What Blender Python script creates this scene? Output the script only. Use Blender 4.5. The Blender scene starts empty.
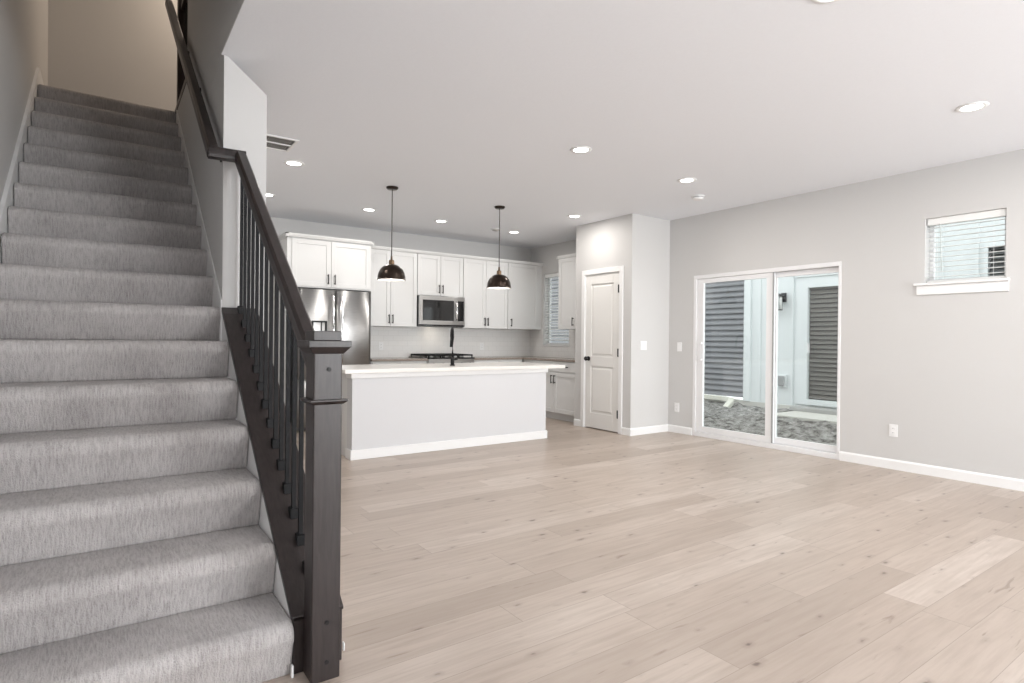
import bpy, bmesh, math, random
from mathutils import Vector, Matrix
random.seed(7)
S = bpy.context.scene
COL = S.collection

# ------------------------------------------------------------------ camera, world, light, exposure
YAW, PIT, ROL, CAMH, FPX = 0.6127, -0.0032, 0.0098, 1.1726, 583.26
Fv = Vector((math.sin(YAW) * math.cos(PIT), math.cos(YAW) * math.cos(PIT), math.sin(PIT)))
R0 = Vector((math.cos(YAW), -math.sin(YAW), 0)); U0 = R0.cross(Fv)
Rv = math.cos(ROL) * R0 + math.sin(ROL) * U0
Uv = -math.sin(ROL) * R0 + math.cos(ROL) * U0
cam_data = bpy.data.cameras.new('camera')
cam = bpy.data.objects.new('camera', cam_data); COL.objects.link(cam)
M = Matrix((Rv, Uv, -Fv)).transposed().to_4x4(); M.translation = (0, 0, CAMH)
cam.matrix_world = M
cam_data.sensor_width = 36.0; cam_data.lens = FPX / 1024 * 36.0
cam_data.clip_start = 0.02; cam_data.clip_end = 200
S.camera = cam

W = bpy.data.worlds.new('overcast_sky'); S.world = W; W.use_nodes = True
bgn = W.node_tree.nodes['Background']
bgn.inputs['Color'].default_value = (0.97, 0.985, 1.0, 1); bgn.inputs['Strength'].default_value = 2.5
S.view_settings.view_transform = 'Standard'; S.view_settings.look = 'None'
S.view_settings.gamma = 1.0; S.view_settings.use_curve_mapping = False
S.view_settings.exposure = -0.01

def area(name, loc, direction, sx, sy, power, color=(1, 1, 1), shape='RECTANGLE'):
    d = bpy.data.lights.new(name, 'AREA'); d.shape = shape; d.size = sx
    if shape in ('RECTANGLE', 'ELLIPSE'): d.size_y = sy
    d.energy = power; d.color = color
    o = bpy.data.objects.new(name, d); COL.objects.link(o); o.location = loc
    o.rotation_euler = Vector(direction).to_track_quat('-Z', 'Y').to_euler()
    return o
def point(name, loc, power, r, color):
    d = bpy.data.lights.new(name, 'POINT'); d.energy = power; d.shadow_soft_size = r; d.color = color
    o = bpy.data.objects.new(name, d); COL.objects.link(o); o.location = loc
    return o

# room dimensions (metres)
H = 2.743; XL = -0.47; XR = 6.04; YB = 8.05; YF = -4.6
XS = 0.548            # stair side face of the stair wall
YE = 3.60            # end of the full height stair wall
YH = 2.94            # front of the stairwell opening
ZU = 3.26; ZT = 5.70; YU = 7.62
# area lamps added as fill, just inside the unseen windows
FILL_COL = (0.97, 0.98, 1.0)
area('added_side_fill', (XL + 0.03, -1.9, 1.40), (1, .35, 0), 1.3, 1.6, 62, FILL_COL)  # side lamp added to brighten the lower steps
area('added_front_fill', (3.15, YF + 0.03, 1.45), (0, 1, .42), 1.4, 1.8, 215, FILL_COL)
area('added_front_fill', (4.90, YF + 0.03, 1.45), (0, 1, .42), 1.4, 1.8, 215, FILL_COL)

# ------------------------------------------------------------------ materials
def mat(name, color=(0.8, 0.8, 0.8), rough=0.5, metal=0.0, spec=0.5, emit=None, estr=0.0, coat=0.0):
    m = bpy.data.materials.new(name); m.use_nodes = True
    b = m.node_tree.nodes['Principled BSDF']
    b.inputs['Base Color'].default_value = (*color, 1); b.inputs['Roughness'].default_value = rough
    b.inputs['Metallic'].default_value = metal; b.inputs['Specular IOR Level'].default_value = spec
    if coat: b.inputs['Coat Weight'].default_value = coat
    if emit: b.inputs['Emission Color'].default_value = (*emit, 1); b.inputs['Emission Strength'].default_value = estr
    return m
class NT:
    def __init__(s, m): s.t = m.node_tree; s.b = s.t.nodes['Principled BSDF']
    def n(s, typ, **kw):
        x = s.t.nodes.new(typ)
        for k, v in kw.items():
            if k.startswith('i_'): x.inputs[k[2:].replace('_', ' ')].default_value = v
            else: setattr(x, k, v)
        return x
    def l(s, a, b): s.t.links.new(a, b)
    def coords(s, scale=(1, 1, 1)):
        g = s.n('ShaderNodeNewGeometry'); mp = s.n('ShaderNodeMapping'); mp.inputs['Scale'].default_value = scale
        s.l(g.outputs['Position'], mp.inputs['Vector']); return mp.outputs['Vector']
    def mix(s, fac, a, b, blend='MIX'):
        x = s.n('ShaderNodeMix', data_type='RGBA', blend_type=blend)
        for sock, val in ((x.inputs[0], fac), (x.inputs[6], a), (x.inputs[7], b)):
            if isinstance(val, (int, float)): sock.default_value = val
            elif isinstance(val, tuple): sock.default_value = (*val, 1) if len(val) == 3 else val
            else: s.l(val, sock)
        return x.outputs[2]
    def ramp(s, fac, stops):
        x = s.n('ShaderNodeValToRGB'); s.l(fac, x.inputs['Fac'])
        e = x.color_ramp.elements
        while len(e) < len(stops): e.new(0.5)
        for el, (p, c) in zip(e, stops): el.position = p; el.color = (*c, 1) if len(c) == 3 else c
        return x.outputs['Color']
    def bump(s, height, strength, dist=0.01):
        x = s.n('ShaderNodeBump'); x.inputs['Strength'].default_value = strength; x.inputs['Distance'].default_value = dist
        s.l(height, x.inputs['Height']); s.l(x.outputs['Normal'], s.b.inputs['Normal'])

def paint(name, color, rough=0.6, bump=0.08, scale=140):
    m = mat(name, color, rough, spec=0.3); q = NT(m)
    nz = q.n('ShaderNodeTexNoise'); nz.inputs['Scale'].default_value = scale; nz.inputs['Detail'].default_value = 3
    q.l(q.coords(), nz.inputs['Vector'])
    q.l(q.mix(nz.outputs['Fac'], tuple(c * 0.985 for c in color), tuple(min(1, c * 1.015) for c in color)), q.b.inputs['Base Color'])
    q.bump(nz.outputs['Fac'], bump, 0.002)
    return m
WALL = paint('warm grey wall paint', (0.60, 0.594, 0.588))
CEIL = paint('matte ceiling paint', (0.835, 0.85, 0.885), 0.8, 0.25, 60)
UPWALL = WALL
TRIM = paint('white trim paint', (0.83, 0.83, 0.83), 0.35, 0.01)
CAB = paint('white cabinet paint', (0.72, 0.72, 0.715), 0.3, 0.01)
DOORP = paint('white door paint', (0.80, 0.79, 0.77), 0.35, 0.01)
BLACK = mat('black metal', (0.012, 0.012, 0.013), 0.5, 0.0, 0.3)
IRON = mat('satin black iron', (0.012, 0.012, 0.013), 0.55, 0.0, 0.15)
GAP = mat('dark joint', (0.03, 0.03, 0.03), 0.8)
PLAST = mat('white plastic', (0.82, 0.82, 0.82), 0.35)
BRONZE = mat('oil rubbed bronze', (0.035, 0.024, 0.018), 0.28, 0.75)
SHADEIN = mat('white enamel lining', (0.85, 0.84, 0.82), 0.4)
BULB = mat('lit bulb', (1, 1, 1), emit=(1, 0.93, 0.84), estr=14)
LED = mat('lit downlight lens', (1, 1, 1), emit=(1, 0.98, 0.95), estr=9)
GLASSB = mat('black oven glass', (0.008, 0.008, 0.009), 0.06, 0, 0.6)
QUARTZ = mat('white quartz', (0.80, 0.78, 0.75), 0.22)
CONC = paint('pale concrete', (0.62, 0.61, 0.57), 0.85, 0.3, 40)
EXTW = paint('white exterior board', (0.75, 0.785, 0.79), 0.6, 0.05)
SIDING = paint('grey lap siding', (0.23, 0.235, 0.25), 0.6, 0.1, 60)
BLIND = mat('white blind slat', (0.82, 0.83, 0.82), 0.45)
ALMOND = mat('almond downspout', (0.72, 0.71, 0.63), 0.5)

def glass_mat():
    m = bpy.data.materials.new('clear window glass'); m.use_nodes = True; t = m.node_tree; t.nodes.clear()
    o = t.nodes.new('ShaderNodeOutputMaterial'); mx = t.nodes.new('ShaderNodeMixShader')
    a = t.nodes.new('ShaderNodeBsdfTransparent'); a.inputs['Color'].default_value = (0.95, 0.972, 0.965, 1)
    b = t.nodes.new('ShaderNodeBsdfGlossy'); b.inputs['Roughness'].default_value = 0.02
    mx.inputs[0].default_value = 0.06
    t.links.new(a.outputs[0], mx.inputs[1]); t.links.new(b.outputs[0], mx.inputs[2]); t.links.new(mx.outputs[0], o.inputs[0])
    return m
GLASS = glass_mat()

def wood_dark():
    m = mat('espresso stained wood', (0.05, 0.04, 0.038), 0.38); q = NT(m)
    nz = q.n('ShaderNodeTexNoise'); nz.inputs['Scale'].default_value = 14; nz.inputs['Detail'].default_value = 6; nz.inputs['Distortion'].default_value = 0.6
    q.l(q.coords((6, 2, 0.6)), nz.inputs['Vector'])
    q.l(q.ramp(nz.outputs['Fac'], [(0.3, (0.015, 0.0105, 0.0098)), (0.7, (0.032, 0.0235, 0.023))]), q.b.inputs['Base Color'])
    q.bump(nz.outputs['Fac'], 0.05, 0.002)
    return m
WOOD = wood_dark()

def carpet():
    m = mat('ribbed grey loop carpet', (0.4, 0.38, 0.37), 0.95, spec=0.1); q = NT(m)
    w = q.n('ShaderNodeTexNoise'); w.inputs['Scale'].default_value = 1.0; w.inputs['Detail'].default_value = 3; w.inputs['Roughness'].default_value = 0.6
    q.l(q.coords((150, 22, 22)), w.inputs['Vector'])
    f = q.n('ShaderNodeTexNoise'); f.inputs['Scale'].default_value = 230; f.inputs['Detail'].default_value = 2
    q.l(q.coords(), f.inputs['Vector'])
    big = q.n('ShaderNodeTexNoise'); big.inputs['Scale'].default_value = 3.2; big.inputs['Detail'].default_value = 3
    q.l(q.coords(), big.inputs['Vector'])
    c = q.ramp(w.outputs['Fac'], [(0.34, (0.27, 0.25, 0.245)), (0.62, (0.53, 0.505, 0.50))])
    c = q.mix(q.ramp(f.outputs['Fac'], [(0.35, (0, 0, 0)), (0.7, (0.7, 0.7, 0.7))]), c, (0.56, 0.53, 0.52))
    c = q.mix(0.35, c, q.ramp(big.outputs['Fac'], [(0.35, (0.29, 0.27, 0.265)), (0.65, (0.52, 0.495, 0.49))]))
    q.l(c, q.b.inputs['Base Color'])
    add = q.n('ShaderNodeMath', operation='ADD'); q.l(w.outputs['Fac'], add.inputs[0]); q.l(f.outputs['Fac'], add.inputs[1])
    q.bump(add.outputs[0], 0.7, 0.006)
    q.b.inputs['Sheen Weight'].default_value = 0.15
    return m
CARPET = carpet()

def planks():
    m = mat('pale oak vinyl planks', (0.5, 0.42, 0.35), 0.36, spec=0.45); q = NT(m)
    g = q.n('ShaderNodeNewGeometry'); sep = q.n('ShaderNodeSeparateXYZ'); q.l(g.outputs['Position'], sep.inputs[0])
    def mth(op, a, b=None):
        x = q.n('ShaderNodeMath', operation=op)
        for i, v in enumerate((a, b)):
            if v is None: continue
            if isinstance(v, (int, float)): x.inputs[i].default_value = v
            else: q.l(v, x.inputs[i])
        return x.outputs[0]
    PW, PL = 0.18, 1.5
    ry = mth('DIVIDE', mth('SUBTRACT', sep.outputs['Y'], 0.15), PW); row = mth('FLOOR', ry); fy = mth('SUBTRACT', ry, row)
    wn = q.n('ShaderNodeTexWhiteNoise', noise_dimensions='1D'); q.l(row, wn.inputs['W'])
    rx = mth('ADD', mth('DIVIDE', sep.outputs['X'], PL), mth('MULTIPLY', wn.outputs['Value'], 7.3)); cx = mth('FLOOR', rx); fx = mth('SUBTRACT', rx, cx)
    cid = q.n('ShaderNodeCombineXYZ'); q.l(cx, cid.inputs[0]); q.l(row, cid.inputs[1])
    w2 = q.n('ShaderNodeTexWhiteNoise', noise_dimensions='2D'); q.l(cid.outputs[0], w2.inputs['Vector'])
    # grain, shifted per plank
    off = q.n('ShaderNodeVectorMath', operation='SCALE'); q.l(w2.outputs['Color'], off.inputs[0]); off.inputs['Scale'].default_value = 40
    pos = q.n('ShaderNodeVectorMath', operation='ADD'); q.l(g.outputs['Position'], pos.inputs[0]); q.l(off.outputs[0], pos.inputs[1])
    mp = q.n('ShaderNodeMapping'); mp.inputs['Scale'].default_value = (1.1, 16, 1); q.l(pos.outputs[0], mp.inputs['Vector'])
    gr = q.n('ShaderNodeTexNoise'); gr.inputs['Scale'].default_value = 2.2; gr.inputs['Detail'].default_value = 7; gr.inputs['Roughness'].default_value = 0.62; gr.inputs['Distortion'].default_value = 0.35
    q.l(mp.outputs[0], gr.inputs['Vector'])
    mp2 = q.n('ShaderNodeMapping'); mp2.inputs['Scale'].default_value = (1.6, 4.2, 1); q.l(pos.outputs[0], mp2.inputs['Vector'])
    cl = q.n('ShaderNodeTexNoise'); cl.inputs['Scale'].default_value = 1.6; cl.inputs['Detail'].default_value = 3; q.l(mp2.outputs[0], cl.inputs['Vector'])
    base = q.ramp(w2.outputs['Value'], [(0.0, (0.385, 0.318, 0.270)), (0.3, (0.445, 0.372, 0.320)), (0.7, (0.485, 0.411, 0.358)), (1.0, (0.54, 0.467, 0.415))])
    c = q.mix(q.ramp(gr.outputs['Fac'], [(0.30, (0.48, 0.48, 0.48)), (0.60, (0, 0, 0))]), base, (0.29, 0.23, 0.188))
    c = q.mix(q.ramp(cl.outputs['Fac'], [(0.35, (0.30, 0.30, 0.30)), (0.6, (0, 0, 0))]), c, (0.37, 0.305, 0.255))
    # knots
    mp3 = q.n('ShaderNodeMapping'); mp3.inputs['Scale'].default_value = (1.7, 4.2, 0); q.l(pos.outputs[0], mp3.inputs['Vector'])
    vo = q.n('ShaderNodeTexVoronoi', voronoi_dimensions='2D'); vo.inputs['Scale'].default_value = 1.5; vo.inputs['Randomness'].default_value = 1.0; q.l(mp3.outputs[0], vo.inputs['Vector'])
    kn = q.n('ShaderNodeTexNoise'); kn.inputs['Scale'].default_value = 26; q.l(g.outputs['Position'], kn.inputs['Vector'])
    vs_ = q.n('ShaderNodeSeparateColor'); q.l(vo.outputs['Color'], vs_.inputs[0])
    vd = mth('ADD', mth('ADD', vo.outputs['Distance'], mth('MULTIPLY', mth('SUBTRACT', kn.outputs['Fac'], 0.5), 0.16)), mth('MULTIPLY', vs_.outputs[0], 0.11))
    ck = q.n('ShaderNodeTexNoise'); ck.inputs['Scale'].default_value = 1.0; ck.inputs['Detail'].default_value = 4; ck.inputs['Distortion'].default_value = 0.8
    mp4 = q.n('ShaderNodeMapping'); mp4.inputs['Scale'].default_value = (3.2, 26, 1); q.l(pos.outputs[0], mp4.inputs['Vector']); q.l(mp4.outputs[0], ck.inputs['Vector'])
    c = q.mix(q.ramp(ck.outputs['Fac'], [(0.66, (0, 0, 0)), (0.74, (0.7, 0.7, 0.7))]), c, (0.22, 0.17, 0.135))
    c = q.mix(q.ramp(vd, [(0.0, (0.95, 0.95, 0.95)), (0.03, (0.8, 0.8, 0.8)), (0.075, (0.20, 0.20, 0.20)), (0.16, (0, 0, 0))]), c, (0.13, 0.095, 0.075))
    # joints
    ey = mth('MINIMUM', fy, mth('SUBTRACT', 1.0, fy)); ex = mth('MINIMUM', fx, mth('SUBTRACT', 1.0, fx))
    jy = mth('LESS_THAN', ey, 0.007); jx = mth('LESS_THAN', ex, 0.0011)
    jj = mth('MAXIMUM', jy, jx)
    c = q.mix(mth('MULTIPLY', jj, 0.6), c, (0.22, 0.18, 0.15))
    q.l(c, q.b.inputs['Base Color'])
    q.bump(gr.outputs['Fac'], 0.06, 0.002)
    return m
PLANKS = planks()

def tile():
    m = mat('white glazed subway tile', (0.8, 0.8, 0.79), 0.12); q = NT(m)
    g = q.n('ShaderNodeNewGeometry'); sep = q.n('ShaderNodeSeparateXYZ'); q.l(g.outputs['Position'], sep.inputs[0])
    a = q.n('ShaderNodeMath', operation='ADD'); q.l(sep.outputs['X'], a.inputs[0]); q.l(sep.outputs['Y'], a.inputs[1])
    cb = q.n('ShaderNodeCombineXYZ'); q.l(a.outputs[0], cb.inputs[0]); q.l(sep.outputs['Z'], cb.inputs[1])
    br = q.n('ShaderNodeTexBrick'); q.l(cb.outputs[0], br.inputs['Vector'])
    br.inputs['Scale'].default_value = 1; br.inputs['Brick Width'].default_value = 0.152; br.inputs['Row Height'].default_value = 0.076
    br.inputs['Mortar Size'].default_value = 0.0022; br.inputs['Mortar Smooth'].default_value = 0.2
    br.inputs['Color1'].default_value = (0.80, 0.79, 0.775, 1); br.inputs['Color2'].default_value = (0.78, 0.775, 0.765, 1); br.inputs['Mortar'].default_value = (0.70, 0.69, 0.675, 1)
    q.l(br.outputs['Color'], q.b.inputs['Base Color'])
    inv = q.n('ShaderNodeMath', operation='SUBTRACT'); inv.inputs[0].default_value = 1; q.l(br.outputs['Fac'], inv.inputs[1])
    q.bump(inv.outputs[0], 0.25, 0.002)
    return m
TILE = tile()

def steel():
    m = mat('brushed stainless steel', (0.60, 0.60, 0.60), 0.36, 1.0); q = NT(m)
    nz = q.n('ShaderNodeTexNoise'); nz.inputs['Scale'].default_value = 1; nz.inputs['Detail'].default_value = 3
    q.l(q.coords((8, 8, 260)), nz.inputs['Vector'])
    q.b.inputs['Anisotropic'].default_value = 0.85; q.b.inputs['Anisotropic Rotation'].default_value = 0.25
    tg = q.n('ShaderNodeTangent', direction_type='RADIAL', axis='Z'); q.l(tg.outputs[0], q.b.inputs['Tangent'])
    q.l(q.ramp(nz.outputs['Fac'], [(0.3, (0.42, 0.42, 0.42)), (0.7, (0.52, 0.515, 0.51))]), q.b.inputs['Base Color'])
    return m
STEEL = steel()
BRIGHT = mat('polished steel', (.85, .85, .85), .22, 1.0)

def granite():
    m = mat('taupe speckled stone', (0.3, 0.25, 0.21), 0.2); q = NT(m)
    nz = q.n('ShaderNodeTexNoise'); nz.inputs['Scale'].default_value = 90; nz.inputs['Detail'].default_value = 4; q.l(q.coords(), nz.inputs['Vector'])
    q.l(q.ramp(nz.outputs['Fac'], [(0.35, (0.19, 0.15, 0.125)), (0.65, (0.38, 0.33, 0.29))]), q.b.inputs['Base Color'])
    return m
GRANITE = granite()

def soil():
    m = mat('clumpy grey soil', (0.3, 0.29, 0.27), 0.95); q = NT(m)
    nz = q.n('ShaderNodeTexNoise'); nz.inputs['Scale'].default_value = 9; nz.inputs['Detail'].default_value = 8; nz.inputs['Roughness'].default_value = 0.7; q.l(q.coords(), nz.inputs['Vector'])
    q.l(q.ramp(nz.outputs['Fac'], [(0.38, (0.05, 0.047, 0.043)), (0.5, (0.27, 0.262, 0.248)), (0.68, (0.50, 0.49, 0.47))]), q.b.inputs['Base Color'])
    q.bump(nz.outputs['Fac'], 1.0, 0.05)
    return m
SOIL = soil()

# ------------------------------------------------------------------ mesh helpers
ORG = {}
class MB:
    def __init__(s): s.v = []; s.f = []; s.sm = []
    def add(s, vs, fs, smooth=False):
        o = len(s.v); s.v += [tuple(p) for p in vs]
        for f in fs: s.f.append([o + i for i in f]); s.sm.append(smooth)
        return s
    def box(s, x0, y0, z0, x1, y1, z1):
        x0, x1 = sorted((x0, x1)); y0, y1 = sorted((y0, y1)); z0, z1 = sorted((z0, z1))
        return s.add([(x0, y0, z0), (x1, y0, z0), (x1, y1, z0), (x0, y1, z0), (x0, y0, z1), (x1, y0, z1), (x1, y1, z1), (x0, y1, z1)],
                     [(0, 3, 2, 1), (4, 5, 6, 7), (0, 1, 5, 4), (1, 2, 6, 5), (2, 3, 7, 6), (3, 0, 4, 7)])
    def prism(s, poly, axis, a, b, smooth=False):
        n = len(poly)
        def P(p, t): return {'x': (t, p[0], p[1]), 'y': (p[0], t, p[1]), 'z': (p[0], p[1], t)}[axis]
        s.add([P(p, a) for p in poly] + [P(p, b) for p in poly], [], False)
        o = len(s.v) - 2 * n
        for i in range(n):
            j = (i + 1) % n; s.f.append([o + i, o + j, o + n + j, o + n + i]); s.sm.append(smooth)
        s.f.append([o + i for i in range(n)][::-1]); s.sm.append(False)
        s.f.append([o + n + i for i in range(n)]); s.sm.append(False)
        return s
    def sweep(s, path, section, up=(0, 0, 1), smooth=False, closed=False):
        # section: list of (side, up) offsets; section frame mitred along the path
        n = len(section); rings = []
        pts = [Vector(p) for p in path]
        for i, p in enumerate(pts):
            d1 = (p - pts[i - 1]).normalized() if i > 0 else None
            d2 = (pts[i + 1] - p).normalized() if i < len(pts) - 1 else None
            d = (d1 or d2) if not (d1 and d2) else (d1 + d2).normalized()
            side = d.cross(Vector(up))
            if side.length < 1e-5: side = d.cross(Vector((0, 1, 0)))
            side.normalize(); u = side.cross(d).normalized()
            k = 1.0
            if d1 and d2: k = 1 / max(0.4, d.dot(d1))
            rings.append([p + side * a * (k if abs((d2 or d1).z - (d1 or d2).z) < 0.15 else 1) + u * b * (k if abs((d2 or d1).z - (d1 or d2).z) >= 0.15 else 1) for a, b in section])
        o = len(s.v)
        for r in rings: s.v += [tuple(p) for p in r]
        for i in range(len(rings) - 1):
            for j in range(n):
                k = (j + 1) % n
                s.f.append([o + i * n + j, o + i * n + k, o + (i + 1) * n + k, o + (i + 1) * n + j]); s.sm.append(smooth)
        s.f.append([o + j for j in range(n)][::-1]); s.sm.append(False)
        s.f.append([o + (len(rings) - 1) * n + j for j in range(n)]); s.sm.append(False)
        return s
    def tube(s, path, r, n=12):
        return s.sweep(path, [(r * math.cos(2 * math.pi * i / n), r * math.sin(2 * math.pi * i / n)) for i in range(n)], smooth=True)
    def cyl(s, p0, p1, r, n=20, r1=None):
        p0 = Vector(p0); p1 = Vector(p1); d = (p1 - p0).normalized()
        a = d.orthogonal().normalized(); b = d.cross(a); r1 = r if r1 is None else r1
        vs = [p0 + (a * math.cos(t) + b * math.sin(t)) * r for t in [2 * math.pi * i / n for i in range(n)]]
        vs += [p1 + (a * math.cos(t) + b * math.sin(t)) * r1 for t in [2 * math.pi * i / n for i in range(n)]]
        o = len(s.v); s.v += [tuple(p) for p in vs]
        for i in range(n):
            j = (i + 1) % n; s.f.append([o + i, o + j, o + n + j, o + n + i]); s.sm.append(True)
        s.f.append([o + i for i in range(n)][::-1]); s.sm.append(False)
        s.f.append([o + n + i for i in range(n)]); s.sm.append(False)
        return s
    def lathe(s, prof, c, n=40):
        # closed ring if the profile loops; profile (r, z)
        o = len(s.v); m = len(prof)
        for (r, z) in prof:
            for i in range(n):
                t = 2 * math.pi * i / n; s.v.append((c[0] + r * math.cos(t), c[1] + r * math.sin(t), c[2] + z))
        for k in range(m - 1):
            for i in range(n):
                j = (i + 1) % n
                s.f.append([o + k * n + i, o + k * n + j, o + (k + 1) * n + j, o + (k + 1) * n + i]); s.sm.append(True)
        return s
    def build(s, name, material, parent=None, bevel=0.0, seg=2, loc=None, recalc=True, angle=35):
        me = bpy.data.meshes.new(name)
        if parent is not None: org = ORG[parent]
        else:
            if loc is None:
                xs = [p[0] for p in s.v]; ys = [p[1] for p in s.v]; zs = [p[2] for p in s.v]
                loc = ((min(xs) + max(xs)) / 2, (min(ys) + max(ys)) / 2, min(zs))
            org = Vector(loc)
        me.from_pydata([(p[0] - org[0], p[1] - org[1], p[2] - org[2]) for p in s.v], [], s.f)
        for p, sm in zip(me.polygons, s.sm): p.use_smooth = sm
        if recalc:
            bm = bmesh.new(); bm.from_mesh(me); bmesh.ops.recalc_face_normals(bm, faces=bm.faces); bm.to_mesh(me); bm.free()
        me.materials.append(material); me.update()
        o = bpy.data.objects.new(name, me); COL.objects.link(o)
        if parent is not None: o.parent = parent
        else: o.location = org
        ORG[o] = Vector(org)
        if bevel:
            b = o.modifiers.new('bevel', 'BEVEL'); b.width = bevel; b.segments = seg; b.limit_method = 'ANGLE'; b.angle_limit = math.radians(angle)
        return o
def tag(o, label, cat, group=None):
    o['label'] = label; o['category'] = cat
    if group: o['group'] = group
    return o
def thing(name, loc, label, cat, group=None):
    o = bpy.data.objects.new(name, None); COL.objects.link(o); o.location = loc; o.empty_display_size = 0.1
    ORG[o] = Vector(loc); return tag(o, label, cat, group)
def struct(o): o['kind'] = 'structure'; return o
def sthing(name, loc):
    o = bpy.data.objects.new(name, None); COL.objects.link(o); o.location = loc; ORG[o] = Vector(loc); o['kind'] = 'structure'; return o
def copy_tree(o, loc=None, parent=None):
    c = o.copy(); COL.objects.link(c); ORG[c] = ORG[o]
    if parent is not None: c.parent = parent
    if loc is not None: c.location = loc
    for ch in list(o.children): copy_tree(ch, None, c)
    return c
class Face:
    """maps (a along, b up, d outward) onto a wall plane; 'y' faces -y, 'x' faces -x"""
    def __init__(s, kind, pos): s.k = kind; s.p = pos
    def pt(s, a, b, d): return (a, s.p - d, b) if s.k == 'y' else (s.p - d, a, b)
    def box(s, mb, a0, a1, b0, b1, d0, d1):
        p = s.pt(a0, b0, d0); q = s.pt(a1, b1, d1); return mb.box(*p, *q)
def wall_holes(kind, pos, th, a0, a1, b0, b1, holes):
    """wall slab from pos to pos+th with rectangular openings (a0,a1,b0,b1)"""
    mb = MB(); A = sorted({a0, a1, *[h[0] for h in holes], *[h[1] for h in holes]}); B = sorted({b0, b1, *[h[2] for h in holes], *[h[3] for h in holes]})
    f = Face(kind, pos)
    for i in range(len(A) - 1):
        j = 0
        while j < len(B) - 1:
            def solid(jj):
                ca = (A[i] + A[i + 1]) / 2; cb = (B[jj] + B[jj + 1]) / 2
                return not any(h[0] < ca < h[1] and h[2] < cb < h[3] for h in holes)
            if solid(j):
                k = j
                while k + 1 < len(B) - 1 and solid(k + 1): k += 1
                f.box(mb, A[i], A[i + 1], B[j], B[k + 1], -th, 0); j = k + 1
            else: j += 1
    return mb

# ------------------------------------------------------------------ room shell
struct(MB().box(XL - .12, YF - .12, -.12, XR + .15, YB + .12, 0).build('floor', PLANKS))
struct(MB().box(.534, YF, H, XS + .02, YE, H + .10).box(XS + .02, YF, H, XR, YB, H + .10).box(XL, YF, H, .534, YH, H + .10).build('ceiling', CEIL))
SL = (2.88, 4.655, 0.0, 1.99)          # sliding door opening
WR = (1.585, 2.158, 1.715, 2.292)      # small high window
WK = (7.03, 7.685, 1.09, 2.27)         # kitchen window
struct(wall_holes('x', XR, .15, YF - .12, YB, -.0, H, [SL, WR, WK]).build('wall_right', WALL))
struct(MB().box(XS, YB, 0, XR + .15, YB + .12, H).build('wall_back', WALL))
struct(wall_holes('x', XL - .12, .12, YF - .12, YU + .12, 0, ZT, [(-2.6, -1.2, .55, 2.25)]).build('wall_left', WALL))
struct(wall_holes('y', YF, -.12, XL, XR, 0, H, [(2.45, 3.85, .55, 2.35), (4.2, 5.60, .55, 2.35)]).build('wall_front', WALL))
# thick wall beside the stairs: its top corner on the room side is cut by a slope
struct(MB().prism([(XS, 0), (.775, 0), (.775, 2.575), (XS + .018, H + .0015), (XS, H + .0015)], 'y', YE, YB).build('wall_stair', WALL))
struct(MB().box(.531, YH, H + .002, XS + .12, YE, ZT).box(XS, YE, H + .002, XS + .12, 5.37, ZT).box(XS, 5.37, H + .002, XS + .12, YU, ZU - .03).build('wall_stairwell', UPWALL))
struct(MB().box(XL, YH - .12, H + .10, XS + .12, YH, ZT).build('wall_stair_header', UPWALL))
struct(MB().box(XL, YU, H + .10, 2.3, YU + .12, ZT).build('wall_upstairs_back', UPWALL))
struct(MB().box(XS + .12, 5.25, H + .1, 2.3, 5.37, ZT).box(2.3, 5.25, H + .1, 2.42, YU + .12, ZT).build('wall_upstairs_right', UPWALL))
struct(MB().box(XL - .12, YH - .12, ZT, 2.42, YU + .12, ZT + .1).build('ceiling_upstairs', CEIL))
struct(MB().box(XS + .12, 5.37, H + .1, 2.3, YU, ZU).build('floor_upstairs', CARPET))

# pantry box
PX, PY, PN = 5.34, 5.04, 6.08
DP = (5.235, 5.885, 0, 2.055)
struct(wall_holes('x', PX, .11, PY, PN, 0, H, [DP]).build('wall_pantry_left', WALL))
struct(MB().box(PX + .11, PY, 0, XR, PY + .11, H).build('wall_pantry_front', WALL))
struct(MB().box(PX + .11, PN - .11, 0, XR, PN, H).build('wall_pantry_back', WALL))

# baseboards
BH, BT = .092, .014
def base_y(name, x0, x1, y, sgn=-1):   # along x, standing on a wall face at y
    prof = [(y, 0), (y + sgn * BT, 0), (y + sgn * BT, BH - .015), (y + sgn * BT * .45, BH), (y, BH)]
    return struct(MB().prism(prof, 'x', x0, x1).build(name, TRIM))
def base_x(name, y0, y1, x, sgn=-1):
    prof = [(x, 0), (x + sgn * BT, 0), (x + sgn * BT, BH - .015), (x + sgn * BT * .45, BH), (x, BH)]
    return struct(MB().prism(prof, 'y', y0, y1).build(name, TRIM))
base_x('baseboard_right', YF, SL[0] - .005, XR)
base_x('baseboard_right_corner', SL[1] + .005, PY - BT, XR)
base_y('baseboard_pantry_front', PX - BT, XR, PY)
base_x('baseboard_pantry_near', PY, DP[0] - .062, PX)
base_x('baseboard_pantry_far', DP[1] + .062, PN, PX)
base_y('baseboard_back', .775, 1.85, YB)
base_x('baseboard_stair_wall', YE, YB - BT, .775, 1)
base_y('baseboard_front', XL, XR, YF, 1)
base_x('baseboard_left', YF, 2.05, XL, 1)

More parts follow.
